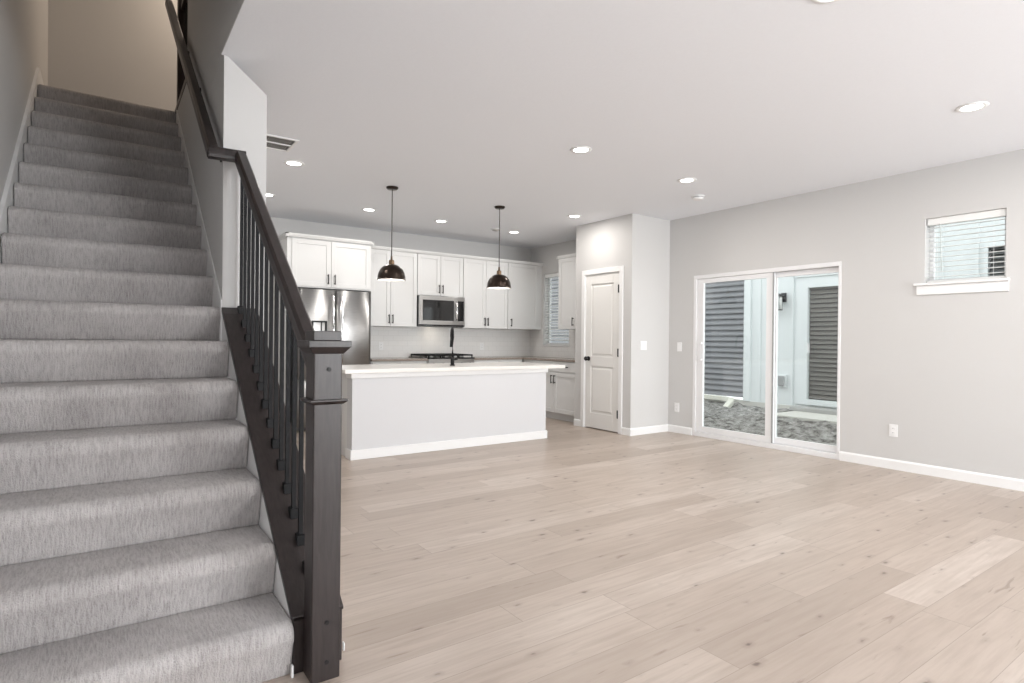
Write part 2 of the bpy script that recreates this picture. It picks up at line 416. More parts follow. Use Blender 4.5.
# ------------------------------------------------------------------ staircase
SX0, SX1, Y0, RUN, RISE, NS = -.447, .547, 2.073, .2594, .1918, 17
st = thing('staircase', ((SX0 + SX1) / 2, 4.1, 0), 'straight flight of stairs in ribbed grey carpet rising along the left wall', 'staircase')
for i in range(NS):
    y = Y0 + i * RUN; z = (i + 1) * RISE; zb = z - RISE
    ye = y + RUN + .07 if i < NS - 1 else YU
    prof = [(y + .040, zb - .002), (y + .032, zb + .04), (y + .008, z - .075)]
    for k in range(9):      # waterfall nosing
        a = math.radians(192 - k * 102 / 8)
        prof.append((y + .050 + .050 * math.cos(a), z - .050 + .050 * math.sin(a)))
    prof += [(ye, z), (ye, zb), (y + .12, zb - .002)]
    prof = [(a - .018, b) for a, b in prof]
    MB().prism(prof, 'x', SX0, SX1, smooth=True).build('step', CARPET, st, bevel=.010, seg=3, angle=50)
def nose(y): return RISE + (y - Y0) * RISE / RUN
# skirt boards (white) on both sides
def skirt(x0, x1, off, ya, yb, ztop_end):
    poly = [(ya, 0), (ya, nose(ya) + off)]
    poly += [(yb, nose(yb) + off)] if ztop_end is None else [(ztop_end, nose(ztop_end) + off), (yb, nose(ztop_end) + off)]
    poly += [(yb, nose(yb) - .65), (ya + .6, 0)]
    return MB().prism(poly, 'x', x0, x1)
skirt(XL, XL + .020, .055, 2.06, YU, 6.42).build('skirt_board', TRIM, st)
skirt(XS - .007, XS, .055, YE, 6.12, None).build('skirt_board', TRIM, st)

# knee wall that carries the railing
KS = .764
def kcap(y): return .212 + KS * (y - 2.105)
KX0, KX1 = .5485, .715
struct(MB().prism([(2.105, 0), (YE, 0), (YE, kcap(YE) - .026), (2.105, kcap(2.105) - .026)], 'x', KX0, KX1).build('wall_knee', TRIM))

rl = thing('stair_railing', (.635, 2.03, 0), 'dark espresso wood stair railing with black iron balusters and square newel', 'railing')
# sloped cap board, level for a hand's width at the wall
cp = [(2.085, kcap(2.105) - .016), (2.105, kcap(2.105)), (YE - .07, kcap(YE - .07)), (YE - .002, kcap(YE - .02)), (YE - .002, kcap(YE) - .045), (2.105, kcap(2.105) - .026), (2.085, kcap(2.105) - .028)]
MB().prism(cp, 'x', .545, .727).build('cap_board', WOOD, rl, bevel=.003)
MB().box(.549, 2.085, 0, .722, 2.104, kcap(2.105) - .012).build('end_board', WOOD, rl, bevel=.003)
MB().box(.540, 2.066, 0, .5475, 2.084, .042).build('shoe_trim', TRIM, rl, bevel=.002)
MB().box(.7275, 2.085, .03, .733, 2.10, .06).build('shoe_trim', TRIM, rl, bevel=.002)
# newel
NX, NY, NW = .632, 2.034, .0485
nw = MB().box(NX - NW, NY - NW, 0, NX + NW, NY + NW, 1.13).build('newel_post', WOOD, rl, bevel=.004)
def ring(z0, z1, w0, w1, name, zc=None):
    m = MB(); vs = []
    for z, w in ((z0, w0), (z1, w1)):
        vs += [(NX - w, NY - w, z), (NX + w, NY - w, z), (NX + w, NY + w, z), (NX - w, NY + w, z)]
    m.add(vs, [(3, 2, 1, 0), (4, 5, 6, 7), (0, 1, 5, 4), (1, 2, 6, 5), (2, 3, 7, 6), (3, 0, 4, 7)])
    return m
cap = ring(1.118, 1.140, NW + .003, NW + .022, '')
cap.box(NX - NW - .024, NY - NW - .024, 1.140, NX + NW + .024, NY + NW + .024, 1.163)
cap.box(NX - NW - .002, NY - NW - .002, 1.163, NX + NW - .004, NY + NW + .002, 1.196)
cap.build('newel_cap', WOOD, nw, bevel=.002)
cl = ring(.945, .955, NW + .003, NW + .016, ''); cl.box(NX - NW - .016, NY - NW - .016, .955, NX + NW + .016, NY + NW + .016, .963)
cl.build('collar', WOOD, nw, bevel=.002)
for z in (1.065, .20, .065):
    MB().lathe([(0.0001, -.004), (.0075, -.003), (.0085, 0), (.0001, 0)], (0, 0, 0), 14)
    m = MB(); m.cyl((NX + .002, NY - NW - .003, z), (NX + .002, NY - NW + .001, z), .0075, 14); m.build('screw_plug', BLACK, nw)
# handrail: newel to turn, across, then up along the wall
sec = [(-.029, -.030), (.029, -.030), (.031, -.012), (.029, .018), (.018, .030), (-.018, .030), (-.029, .018), (-.031, -.012)]
zr = lambda y: 1.176 + .757 * (y - 2.209)
YJ = 3.525
p_top = Vector((.622, YJ - .005, zr(YJ)))
hr = MB()
hr.sweep([(.622, 2.075, zr(2.075)), tuple(p_top)], sec)
hr.sweep([(.650, YJ, zr(YJ) + .002), (.464, YJ + .015, zr(YJ) + .002)], sec)
hr.sweep([(.490, YJ + .01, zr(YJ) - .002), (.490, 6.30, zr(6.30))], sec)
hr.build('handrail', WOOD, rl, bevel=.002)
for y in (3.66, 4.55, 5.25):
    zb_ = zr(y)
    MB().tube([(.490, y, zb_ - .025), (.490, y, zb_ - .065), (XS - .02, y, zb_ - .085), (XS - .001, y, zb_ - .085)], .007, 8).cyl((XS - .006, y, zb_ - .085), (XS, y, zb_ - .085), .028, 16).build('rail_bracket', BLACK, rl)
# balusters, each with its shoe
bys = [2.222 + .102 * k for k in range(14)]
for y in bys:
    zc = kcap(y); zt = min(zr(y), zr(YJ)) - .034
    b = MB().box(.636 - .0075, y - .0075, zc + .004, .636 + .0075, y + .0075, zt).build('baluster', IRON, rl)
    vs = []
    s_ = .0165
    sh = MB(); 
    sh.add([(.636 - s_, y - s_, kcap(y - s_) - .001), (.636 + s_, y - s_, kcap(y - s_) - .001), (.636 + s_, y + s_, kcap(y + s_) - .001), (.636 - s_, y + s_, kcap(y + s_) - .001),
            (.636 - s_, y - s_, zc + .028), (.636 + s_, y - s_, zc + .028), (.636 + s_, y + s_, zc + .034), (.636 - s_, y + s_, zc + .034)],
           [(3, 2, 1, 0), (4, 5, 6, 7), (0, 1, 5, 4), (1, 2, 6, 5), (2, 3, 7, 6), (3, 0, 4, 7)])
    sh.build('shoe', IRON, b, bevel=.003)
# upstairs guard at the head of the stairs
gd = thing('landing_guard', (.60, 5.8, ZU - .03), 'dark wood guard rail at the head of the stairs on the upper floor', 'railing')
MB().box(XS - .006, 5.37, ZU - .03, XS + .13, 6.30, ZU + .02).build('edge_board', WOOD, gd)
MB().box(XS + .01, 6.21, ZU + .02, XS + .11, 6.30, ZU + 1.12).box(XS + .0, 6.20, ZU + 1.12, XS + .12, 6.31, ZU + 1.16).build('newel_post', WOOD, gd, bevel=.003)
MB().box(XS + .03, 5.37, ZU + .93, XS + .09, 6.21, ZU + .99).build('handrail', WOOD, gd, bevel=.003)
for k in range(8):
    y = 5.44 + k * .1
    MB().box(XS + .053, y - .007, ZU + .02, XS + .067, y + .007, ZU + .93).build('baluster', IRON, gd)

# ------------------------------------------------------------------ sliding glass door
sd = sthing('door_1', (XR, 3.77, 0))
fx0, fx1 = XR - .004, XR + .10
VINYL = mat('white vinyl', (0.80, 0.80, 0.81), 0.3)
fr = MB()
fr.box(fx0, SL[0], .0, fx1, SL[1], .055).box(fx0, SL[0], SL[3] - .045, fx1, SL[1], SL[3])
fr.box(fx0, SL[0], .055, fx1, SL[0] + .028, SL[3] - .045).box(fx0, SL[1] - .04, .055, fx1, SL[1], SL[3] - .045)
fr.build('door_frame', VINYL, sd, bevel=.003)
def slider_panel(name, y0, y1, x, st0, st1):
    m = MB(); z0, z1 = .058, SL[3] - .047
    m.box(x, y0, z0, x + .035, y1, z0 + .068).box(x, y0, z1 - .055, x + .035, y1, z1)
    m.box(x, y0, z0 + .068, x + .035, y0 + st0, z1 - .055).box(x, y1 - st1, z0 + .068, x + .035, y1, z1 - .055)
    p = m.build(name, VINYL, sd, bevel=.003)
    MB().box(x + .014, y0 + st0 - .008, z0 + .06, x + .020, y1 - st1 + .008, z1 - .048).build('glass_pane', GLASS, p)
    return p
slider_panel('fixed_panel', SL[0] + .029, 3.64, XR + .050, .022, .05)
pl = slider_panel('sliding_panel', 3.60, SL[1] - .041, XR + .010, .09, .095)
MB().box(XR - .022, 4.525, .93, XR - .016, 4.545, 1.17).box(XR - .018, 4.528, .94, XR + .010, 4.542, .96).box(XR - .018, 4.528, 1.14, XR + .010, 4.542, 1.16).build('door_pull', VINYL, pl, bevel=.002)
MB().box(XR + .003, 3.596, .06, XR + .011, 3.612, SL[3] - .05).build('weather_strip', mat('grey seal', (.35, .36, .36), .5), pl)

# ------------------------------------------------------------------ windows with blinds
def window_unit(name, w, sill_side=True):
    y0, y1, z0, z1 = w
    t = sthing(name, (XR, (y0 + y1) / 2, z0))
    xo = XR + .10; m = MB()
    m.box(xo, y0, z0, xo + .04, y1, z0 + .035).box(xo, y0, z1 - .035, xo + .04, y1, z1).box(xo, y0, z0 + .035, xo + .04, y0 + .035, z1 - .035).box(xo, y1 - .035, z0 + .035, xo + .04, y1, z1 - .035)
    m.build('window_frame', VINYL, t, bevel=.002)
    MB().box(xo + .018, y0 + .03, z0 + .03, xo + .024, y1 - .03, z1 - .03).build('glass_pane', GLASS, t)
    return t
w1 = window_unit('window_1', WR)
MB().box(XR - .035, WR[0] - .028, WR[2] - .022, XR + .10, WR[1] + .028 * 0, WR[2] + .0).box(XR - .035, WR[1], WR[2] - .022, XR + .0, WR[1] + .078, WR[2]).build('window_sill', TRIM, w1, bevel=.004)
MB().box(XR - .016, WR[0] - .022, WR[2] - .105, XR, WR[1] + .060, WR[2] - .023).build('window_apron', TRIM, w1, bevel=.003)
w2 = window_unit('window_2', WK)
MB().box(XR - .018, WK[0] - .02, WK[2] - .022, XR + .10, WK[1] + .012, WK[2]).build('window_sill', TRIM, w2, bevel=.003)
def blind(w, label, tilt, pitch):
    y0, y1, z0, z1 = w; y0 += .008; y1 -= .008; xc = XR + .050
    t = thing('window_blind', (xc, (y0 + y1) / 2, z0 + .002), label, 'blind')
    MB().box(xc - .032, y0, z1 - .062, xc + .03, y1, z1 - .002).build('head_rail', BLIND, t, bevel=.003)
    m = MB(); z = z1 - .085; hw = .024
    while z > z0 + .045:
        c, s_ = math.cos(tilt) * hw, math.sin(tilt) * hw
        poly = [(xc - c, z - s_), (xc, z + .0035), (xc + c, z + s_), (xc + c, z + s_ + .0028), (xc, z + .0065), (xc - c, z - s_ + .0028)]
        m.prism(poly, 'y', y0, y1); z -= pitch
    m.build('slats', BLIND, t)
    MB().box(xc - .026, y0, z0 + .004, xc + .026, y1, z0 + .022).build('bottom_rail', BLIND, t, bevel=.003)
    for f in (.14, .86):
        y = y0 + (y1 - y0) * f
        MB().box(xc - .026, y - .001, z0 + .02, xc - .0245, y + .001, z1 - .06).build('ladder_cord', BLIND, t)
    MB().cyl((xc - .034, y1 - .10, z1 - .06), (xc - .036, y1 - .115, z0 + .10), .004, 8).build('tilt_wand', mat('clear wand', (.55, .6, .58), .2), t)
    return t
blind(WR, 'white horizontal blind, slats open, in the small high window on the right wall', .02, .044)
blind(WK, 'white horizontal blind in the kitchen window beside the upper cabinet', .30, .044)

# unseen front windows, added behind the camera to carry the fill lamps
for n_, x0, x1 in ((3, 2.45, 3.85), (4, 4.2, 5.60)):
    m = MB(); z0, z1 = .55, 2.35
    m.box(x0, YF - .09, z0, x1, YF - .04, z0 + .05).box(x0, YF - .09, z1 - .05, x1, YF - .04, z1)
    for x in (x0, (x0 + x1) / 2 - .025, x1 - .05): m.box(x, YF - .09, z0 + .05, x + .05, YF - .04, z1 - .05)
    t = sthing('window_%d' % n_, ((x0 + x1) / 2, YF, z0)); m.build('window_frame', VINYL, t)
    MB().box(x0, YF - .068, z0, x1, YF - .062, z1).build('glass_pane', GLASS, t)

m = MB(); y0, y1, z0, z1 = -2.6, -1.2, .55, 2.25  # unseen left wall window, added with its lamp to light the lower steps
m.box(XL - .09, y0, z0, XL - .04, y1, z0 + .05).box(XL - .09, y0, z1 - .05, XL - .04, y1, z1)
for y in (y0, y1 - .05): m.box(XL - .09, y, z0 + .05, XL - .04, y + .05, z1 - .05)
t = sthing('window_5', (XL, -1.9, z0)); m.build('window_frame', VINYL, t)
MB().box(XL - .068, y0, z0, XL - .062, y1, z1).build('glass_pane', GLASS, t)
# ------------------------------------------------------------------ pantry door
pd = sthing('door_2', (PX, 5.56, 0))
fp = Face('x', PX)
c_ = MB(); CW = .058
fp.box(c_, DP[0] - CW, DP[0] + .006, 0, DP[3] + CW, 0, .016); fp.box(c_, DP[1] - .006, DP[1] + CW, 0, DP[3] + CW, 0, .016)
fp.box(c_, DP[0] + .006, DP[1] - .006, DP[3] - .006, DP[3] + CW, 0, .016)
fp.box(c_, DP[0], DP[0] + .012, 0, DP[3], -.11, 0); fp.box(c_, DP[1] - .012, DP[1], 0, DP[3], -.11, 0); fp.box(c_, DP[0] + .012, DP[1] - .012, DP[3] - .012, DP[3], -.11, 0)
c_.build('casing', TRIM, pd, bevel=.004)
a0, a1, b0, b1 = DP[0] + .014, DP[1] - .014, .012, DP[3] - .014
dm = MB(); ST = .105
rails = [(b0, b0 + .20), (.83, .96), (b1 - .125, b1)]
fp.box(dm, a0, a0 + ST, b0, b1, -.040, -.004); fp.box(dm, a1 - ST, a1, b0, b1, -.040, -.004)
for r0, r1 in rails: fp.box(dm, a0 + ST, a1 - ST, r0, r1, -.040, -.004)
for r0, r1 in ((rails[0][1], rails[1][0]), (rails[1][1], rails[2][0])):
    fp.box(dm, a0 + ST, a1 - ST, r0, r1, -.036, -.016)
    # raised field with a chamfered border
    p0, p1, q0, q1 = a0 + ST + .018, a1 - ST - .018, r0 + .018, r1 - .018; g = .022
    vs = [fp.pt(p0, q0, -.016), fp.pt(p1, q0, -.016), fp.pt(p1, q1, -.016), fp.pt(p0, q1, -.016), fp.pt(p0 + g, q0 + g, -.006), fp.pt(p1 - g, q0 + g, -.006), fp.pt(p1 - g, q1 - g, -.006), fp.pt(p0 + g, q1 - g, -.006)]
    dm.add(vs, [(3, 2, 1, 0), (4, 5, 6, 7), (0, 1, 5, 4), (1, 2, 6, 5), (2, 3, 7, 6), (3, 0, 4, 7)])
dl = dm.build('door_panel', DOORP, pd, bevel=.003)
ky, kz = a1 - .062, .93
MB().cyl((PX + .004, ky, kz), (PX - .006, ky, kz), .030, 24).cyl((PX - .006, ky, kz), (PX - .035, ky, kz), .010, 14).build('knob_stem', BLACK, dl)
m = MB(); prof = [(.0001, 0), (.018, .002), (.028, .012), (.030, .022), (.024, .034), (.012, .040), (.0001, .040)]
m.lathe(prof, (0, 0, 0), 24); m.v = [(PX - .028 - z, ky + x, kz + y) for x, y, z in m.v]; m.build('door_knob', BLACK, dl)
for z in (.24, 1.02, 1.83):
    MB().box(PX - .006, a0 - .006, z - .048, PX + .003, a0 + .022, z + .048).cyl((PX - .014, a0 - .002, z - .052), (PX - .014, a0 - .002, z + .052), .009, 10).build('hinge', BLACK, dl)

# ------------------------------------------------------------------ kitchen cabinets
def shaker(mb, f, a0, a1, b0, b1, d, th=.019, st=.058):
    f.box(mb, a0, a0 + st, b0, b1, d, d + th); f.box(mb, a1 - st, a1, b0, b1, d, d + th)
    f.box(mb, a0 + st, a1 - st, b0, b0 + st, d, d + th); f.box(mb, a0 + st, a1 - st, b1 - st, b1, d, d + th)
    f.box(mb, a0 + st, a1 - st, b0 + st, b1 - st, d, d + th - .009)
def pull(f, a, b, d, vertical=True, L=.125):
    m = MB(); r = .0068; h = L / 2
    if vertical: ends = [(a, b - h), (a, b + h)]; e2 = [(a, b - h + .014), (a, b + h - .014)]
    else: ends = [(a - h, b), (a + h, b)]; e2 = [(a - h + .014, b), (a + h - .014, b)]
    m.cyl(f.pt(*ends[0], d + .030), f.pt(*ends[1], d + .030), r, 10)
    for e in e2: m.cyl(f.pt(*e, d - .001), f.pt(*e, d + .030), r * .9, 8)
    return m
G = .0025
def cabinet(name, f, a0, a1, b0, b1, depth, doors, label, drawers=(), toe=False, group=None):
    base = f.pt((a0 + a1) / 2, b0 if not toe else 0, -depth / 2)
    t = thing(name, base, label, 'cabinet', group)
    m = MB()
    if toe:
        f.box(m, a0, a1, .10, b1, -depth, -.0); f.box(m, a0, a1, 0, .10, -depth, -.07)
    else: f.box(m, a0, a1, b0, b1, -depth, -.0)
    m.build('body', CAB, t)
    for (d0, d1, z0, z1, hs) in doors:      # hs: (a, z) of the pull, or None
        m = MB(); shaker(m, f, d0 + G, d1 - G, z0 + G, z1 - G, .001)
        dr = m.build('door', CAB, t, bevel=.0015, seg=1)
        if hs: pull(f, hs[0], hs[1], .020).build('handle', BLACK, dr)
    for (d0, d1, z0, z1) in drawers:
        m = MB(); f.box(m, d0 + G, d1 - G, z0 + G, z1 - G, .001, .020)
        dr = m.build('drawer', CAB, t, bevel=.002)
        pull(f, (d0 + d1) / 2, (z0 + z1) / 2, .020, False).build('handle', BLACK, dr)
    return t
FU = Face('y', YB - .33 + .019)      # carcase front of the wall cabinets (doors end at 7.72)
UB, UT = 1.343, 2.41
HZ = UB + .105
cabinet('wall_cabinet', FU, 3.03, 3.735, UB, UT, .329 - .019 - .001 + .0, [(3.03, 3.327, UB, UT, (3.299, HZ)), (3.327, 3.735, UB, UT, (3.353, HZ))][:2],
        'tall white two-door wall cabinet between the fridge and the microwave')
cabinet('wall_cabinet', FU, 3.74, 4.505, 1.81, UT, .309, [(3.74, 4.118, 1.81, UT, (4.09, 1.91)), (4.118, 4.505, 1.81, UT, (4.146, 1.91))],
        'short white two-door wall cabinet directly above the microwave')
cabinet('wall_cabinet', FU, 4.51, 5.335, UB, UT, .309, [(4.51, 4.922, UB, UT, (4.894, HZ)), (4.922, 5.335, UB, UT, (4.950, HZ))],
        'white two-door wall cabinet right of the microwave, behind the second pendant')
cabinet('wall_cabinet', FU, 5.34, 5.95, UB, UT, .309, [(5.34, 5.95, UB, UT, (5.40, HZ))],
        'white single-door wall cabinet at the right end beside the kitchen window')
FF = Face('y', 7.42 + .02)
rc = [o for o in COL.objects if o.get('label', '').startswith('white single-door wall')][0]
m = MB(); FU.box(m, 5.952, XR - .001, UB, UT, -.309, .004); m.build('filler_strip', CAB, rc)
cabinet('fridge_cabinet', FF, 1.85, 2.925, 1.80, UT, .605, [(1.90, 2.387, 1.815, UT - .01, (2.345, 1.915)), (2.387, 2.91, 1.815, UT - .01, (2.43, 1.915))],
        'white two-door cabinet bridging over the stainless fridge')
tag(MB().box(1.85, 7.44, 0, 1.868, YB, 1.799).build('fridge_side_panel', CAB), 'white end panel standing at the left side of the fridge', 'panel')
FRX = Face('x', 5.71 + .02)
cabinet('wall_cabinet', FRX, PN + .003, 6.905, UB - .005, UT, .308, [(6.495, 6.905, UB - .005, UT, (6.545, HZ)), (PN + .003, 6.495, UB - .005, UT, (6.45, HZ))],
        'white wall cabinet on the right wall between the kitchen window and the pantry')
# crown mouldings
def crown_y(name, x0, x1, y, z, ret=None):
    prof = [(y, z - .022), (y - .006, z - .022), (y - .010, z - .004), (y - .034, z + .028), (y - .036, z + .046), (y, z + .046)]
    m = MB().prism(prof, 'x', x0, x1)
    return m
cy = 7.72
m = MB(); m.prism([(cy + .015, UT + .001), (cy - .012, UT + .001), (cy - .030, UT + .032), (cy - .030, UT + .045), (cy + .015, UT + .045)], 'x', 2.93, XR - .001)
struct(m.build('trim_1', CAB))
cy = 7.42
m = MB(); m.prism([(cy + .015, UT + .001), (cy - .012, UT + .001), (cy - .030, UT + .032), (cy - .030, UT + .045), (cy + .015, UT + .045)], 'x', 1.82, 2.955)
m.prism([(1.855, UT + .001), (1.838, UT + .001), (1.82, UT + .032), (1.82, UT + .045), (1.855, UT + .045)], 'y', cy - .030, YB)
m.prism([(2.92, UT + .001), (2.937, UT + .001), (2.955, UT + .032), (2.955, UT + .045), (2.92, UT + .045)], 'y', cy - .030, 7.685)
struct(m.build('trim_2', CAB))
cx = 5.71
m = MB(); m.prism([(cx + .02, UT + .001), (cx - .010, UT + .001), (cx - .030, UT + .032), (cx - .030, UT + .045), (cx + .02, UT + .045)], 'y', PN, 6.935)
m.prism([(6.90, UT + .001), (6.915, UT + .001), (6.935, UT + .032), (6.935, UT + .045), (6.90, UT + .045)], 'x', cx - .030, XR)
struct(m.build('trim_3', CAB))
# base cabinets
CT = .862
FB = Face('y', 7.44)
cabinet('base_cabinet', FB, 2.935, 3.755, 0, CT, .609, [(2.945, 3.345, .11, .70, (3.31, .62)), (3.345, 3.745, .11, .70, (3.38, .62))],
        'white base cabinet under the counter between fridge and cooktop, mostly behind the island', [(2.945, 3.345, .71, CT - .005), (3.345, 3.745, .71, CT - .005)], True)
cabinet('base_cabinet', FB, 4.525, 5.43, 0, CT, .609, [(4.535, 4.97, .11, .70, (4.935, .62)), (4.97, 5.40, .11, .70, (5.005, .62))],
        'white base cabinet under the counter right of the cooktop, behind the island', [(4.535, 4.97, .71, CT - .005), (4.97, 5.40, .71, CT - .005)], True)
FBX = Face('x', 5.45)
cabinet('base_cabinet', FBX, PN + .003, 7.435, 0, CT, .589, [(6.12, 6.65, .11, .70, (6.615, .60)), (6.65, 7.16, .11, .70, (6.685, .60))],
        'white base cabinet beside the pantry door with two doors and drawers', [(6.12, 6.65, .71, CT - .005), (6.65, 7.16, .71, CT - .005)], True)
tag(MB().box(2.93, 7.40, CT + .001, 3.758, YB - .012, .893).build('countertop', GRANITE, bevel=.003), 'taupe stone countertop between the fridge and the cooktop', 'countertop')
tag(MB().prism([(4.522, 7.40), (5.415, 7.40), (5.415, PN + .003), (XR - .012, PN + .003), (XR - .012, YB - .012), (4.522, YB - .012)], 'z', CT + .001, .893).build('countertop', GRANITE, bevel=.003), 'L-shaped taupe stone countertop from the cooktop round to the pantry', 'countertop')
struct(MB().box(2.93, YB - .010, .85, XR - .0, YB - .0005, UB + .01).build('wall_tiles_back', TILE))
m = wall_holes('x', XR - .010, .0095, PN + .002, YB - .010, .85, UB + .02, [(WK[0] - .022, WK[1] + .014, WK[2] - .024, UB + .02)])
struct(m.build('wall_tiles_right', TILE))

# ------------------------------------------------------------------ fridge
fg = thing('refrigerator', (2.44, 7.7, 0), 'stainless steel french-door refrigerator in the white cabinet surround', 'refrigerator')
STEELD = mat('grey fridge side', (.22, .22, .225), .5, .3)
MB().box(1.975, 7.43, .02, 2.905, YB - .02, 1.775).build('body', STEELD, fg, bevel=.004)
def curved_door(x0, x1, z0, z1, yb, bulge=.022, th=.055):
    m = MB(); n = 14; pts = []
    for i in range(n + 1):
        s_ = i / n; e = 1 - (2 * s_ - 1) ** 2
        pts.append((x0 + (x1 - x0) * s_, yb - th + .012 - bulge * math.sqrt(max(0, e)) * .75 - bulge * .25 * e))
    poly = [(x0, yb)] + pts + [(x1, yb)]
    m.prism(poly, 'z', z0, z1, smooth=True); return m
d1 = curved_door(1.975, 2.4365, .66, 1.78, 7.428).build('door', STEEL, fg)
d2 = curved_door(2.4435, 2.905, .66, 1.78, 7.428).build('door', STEEL, fg)
d3 = curved_door(1.975, 2.905, .06, .652, 7.428).build('freezer_drawer', STEEL, fg)
for x, d in ((2.385, d1), (2.50, d2)):
    MB().tube([(x, 7.36, .80), (x, 7.315, .83), (x, 7.300, 1.0), (x, 7.298, 1.25), (x, 7.300, 1.5), (x, 7.315, 1.69), (x, 7.36, 1.72)], .012, 12).build('handle', BRIGHT, d)
MB().tube([(2.10, 7.375, .575), (2.13, 7.322, .575), (2.44, 7.305, .575), (2.75, 7.322, .575), (2.78, 7.375, .575)], .013, 12).build('handle', STEEL, d3)
m = MB(); m.box(2.13, 7.352, .98, 2.15, 7.375, 1.385).box(2.30, 7.352, .98, 2.32, 7.375, 1.385).box(2.15, 7.352, 1.365, 2.30, 7.375, 1.385).box(2.15, 7.352, .98, 2.30, 7.375, 1.0).box(2.15, 7.352, 1.24, 2.30, 7.372, 1.25).box(2.245, 7.352, 1.25, 2.255, 7.372, 1.365)
dsp = m.build('dispenser', BLACK, d1)

# ------------------------------------------------------------------ microwave
mw = thing('microwave', (4.14, 7.85, 1.358), 'stainless over-the-range microwave with black window under the short wall cabinet', 'microwave')
x0, x1, z0, z1, yf = 3.745, 4.502, 1.358, 1.803, 7.66
MB().box(x0, yf + .03, z0, x1, YB - .012, z1).build('body', mat('dark microwave case', (.05, .05, .05), .4), mw)
m = MB(); m.box(x0, yf, z0 + .025, x0 + .055, yf + .03, z1 - .06).box(x0 + .055, yf, z0 + .025, x1, yf + .03, z0 + .085).box(x0, yf, z1 - .06, x1, yf + .03, z1).box(x1 - .185, yf, z0 + .085, x1 - .120, yf + .03, z1 - .06).box(x1 - .014, yf, z0 + .085, x1, yf + .03, z1 - .06)
fr_ = m.build('door', STEEL, mw, bevel=.002)
MB().box(x0 + .055, yf + .004, z0 + .085, x1 - .185, yf + .03, z1 - .06).build('door_window', GLASSB, fr_)
MB().tube([(x1 - .150, yf + .002, z0 + .09), (x1 - .150, yf - .030, z0 + .12), (x1 - .150, yf - .038, z0 + .22), (x1 - .150, yf - .030, z1 - .10), (x1 - .150, yf + .002, z1 - .07)], .012, 10).build('handle', BRIGHT, fr_)
MB().box(x1 - .120, yf + .003, z0 + .085, x1 - .014, yf + .03, z1 - .06).build('control_panel', GLASSB, mw)
MB().box(x0, yf + .002, z0, x1, yf + .03, z0 + .024).build('vent_strip', GLASSB, mw)
area('microwave_task_lamp', (4.13, 7.84, z0 - .006), (0, .15, -1), .16, .05, .45, (1, .88, .70))

# ------------------------------------------------------------------ range
rg = thing('gas_range', (4.14, 7.7, 0), 'stainless gas range with black cast iron grates below the microwave', 'range')
MB().box(3.762, 7.44, .05, 4.518, YB - .014, .885).build('body', STEEL, rg)
MB().box(3.770, 7.40, .14, 4.510, 7.438, .70).build('oven_door', STEEL, rg, bevel=.004)
MB().box(3.762, 7.39, .73, 4.518, 7.439, .885).build('control_panel', STEEL, rg, bevel=.004)
for k in range(5):
    MB().cyl((3.84 + k * .15, 7.389, .81), (3.84 + k * .15, 7.36, .81), .022, 18).build('knob', BLACK, rg)
MB().cyl((3.82, 7.35, .66), (4.46, 7.35, .66), .012, 12).cyl((3.86, 7.35, .66), (3.86, 7.401, .66), .008, 8).cyl((4.42, 7.35, .66), (4.42, 7.401, .66), .008, 8).build('handle', STEEL, rg)
MB().box(3.757, 7.39, .886, 4.523, YB - .014, .905).build('cooktop', GLASSB, rg, bevel=.003)
for k in range(3):
    gx0 = 3.775 + k * .246; gx1 = gx0 + .236; m = MB()
    for x in (gx0, gx1 - .014): m.box(x, 7.42, .926, x + .016, 8.0, .950)
    for y in (7.42, 7.565, 7.70, 7.845, 7.986): m.box(gx0 + .014, y, .928, gx1 - .014, y + .016, .950)
    m.box((gx0 + gx1) / 2 - .007, 7.434, .932, (gx0 + gx1) / 2 + .007, 7.986, .944)
    for x in (gx0, gx1 - .014):
        for y in (7.42, 7.986): m.box(x, y, .905, x + .014, y + .014, .928)
    m.build('grate', IRON, rg)
    for y in (7.56, 7.85):
        MB().cyl(((gx0 + gx1) / 2, y, .905), ((gx0 + gx1) / 2, y, .918), .042, 20).cyl(((gx0 + gx1) / 2, y, .918), ((gx0 + gx1) / 2, y, .926), .03, 20).build('burner', STEEL, rg)

# ------------------------------------------------------------------ island
IX0, IX1, IY0, IY1, IT = 1.968, 4.338, 5.457, 6.36, .834
ISW = paint('pale grey island paint', (0.64, 0.64, 0.655))
isl = thing('kitchen_island', ((IX0 + IX1) / 2, (IY0 + IY1) / 2, 0), 'long pale grey kitchen island with white base moulding in the middle of the kitchen', 'island')
MB().box(IX0, IY0, 0, IX1, IY0 + .14, IT - .002).build('front_panel', ISW, isl)
MB().box(IX0 + .01, IY0 + .14, .10, IX1 - .01, IY1, IT - .002).box(IX0 + .01, IY0 + .14, 0, IX1 - .01, IY1 - .07, .10).build('cabinet_body', CAB, isl)
fi = MB()
for k in range(4):
    x0 = IX0 + .02 + k * .59
    m = MB(); m.box(x0, IY1, .12, x0 + .58, IY1 + .019, IT - .01); m.build('door', CAB, isl, bevel=.002)
e = .016
m = MB(); m.box(IX0 - e, IY0 - e, 0, IX1 + e, IY0, .095).box(IX0 - e, IY0, 0, IX0, IY0 + .14, .095).box(IX1, IY0, 0, IX1 + e, IY0 + .14, .095)
m.build('base_moulding', TRIM, isl, bevel=.004)
m = MB(); m.box(IX0 - e, IY0 - e, .785, IX1 + e, IY0, IT - .002).box(IX0 - e, IY0, .785, IX0, IY0 + .14, IT - .002).box(IX1, IY0, .785, IX1 + e, IY0 + .14, IT - .002)
m.build('top_moulding', TRIM, isl, bevel=.003)
tag(MB().box(1.875, 5.395, IT, 4.585, 6.40, .873).build('island_countertop', QUARTZ, bevel=.004), 'white quartz countertop on the kitchen island', 'countertop')
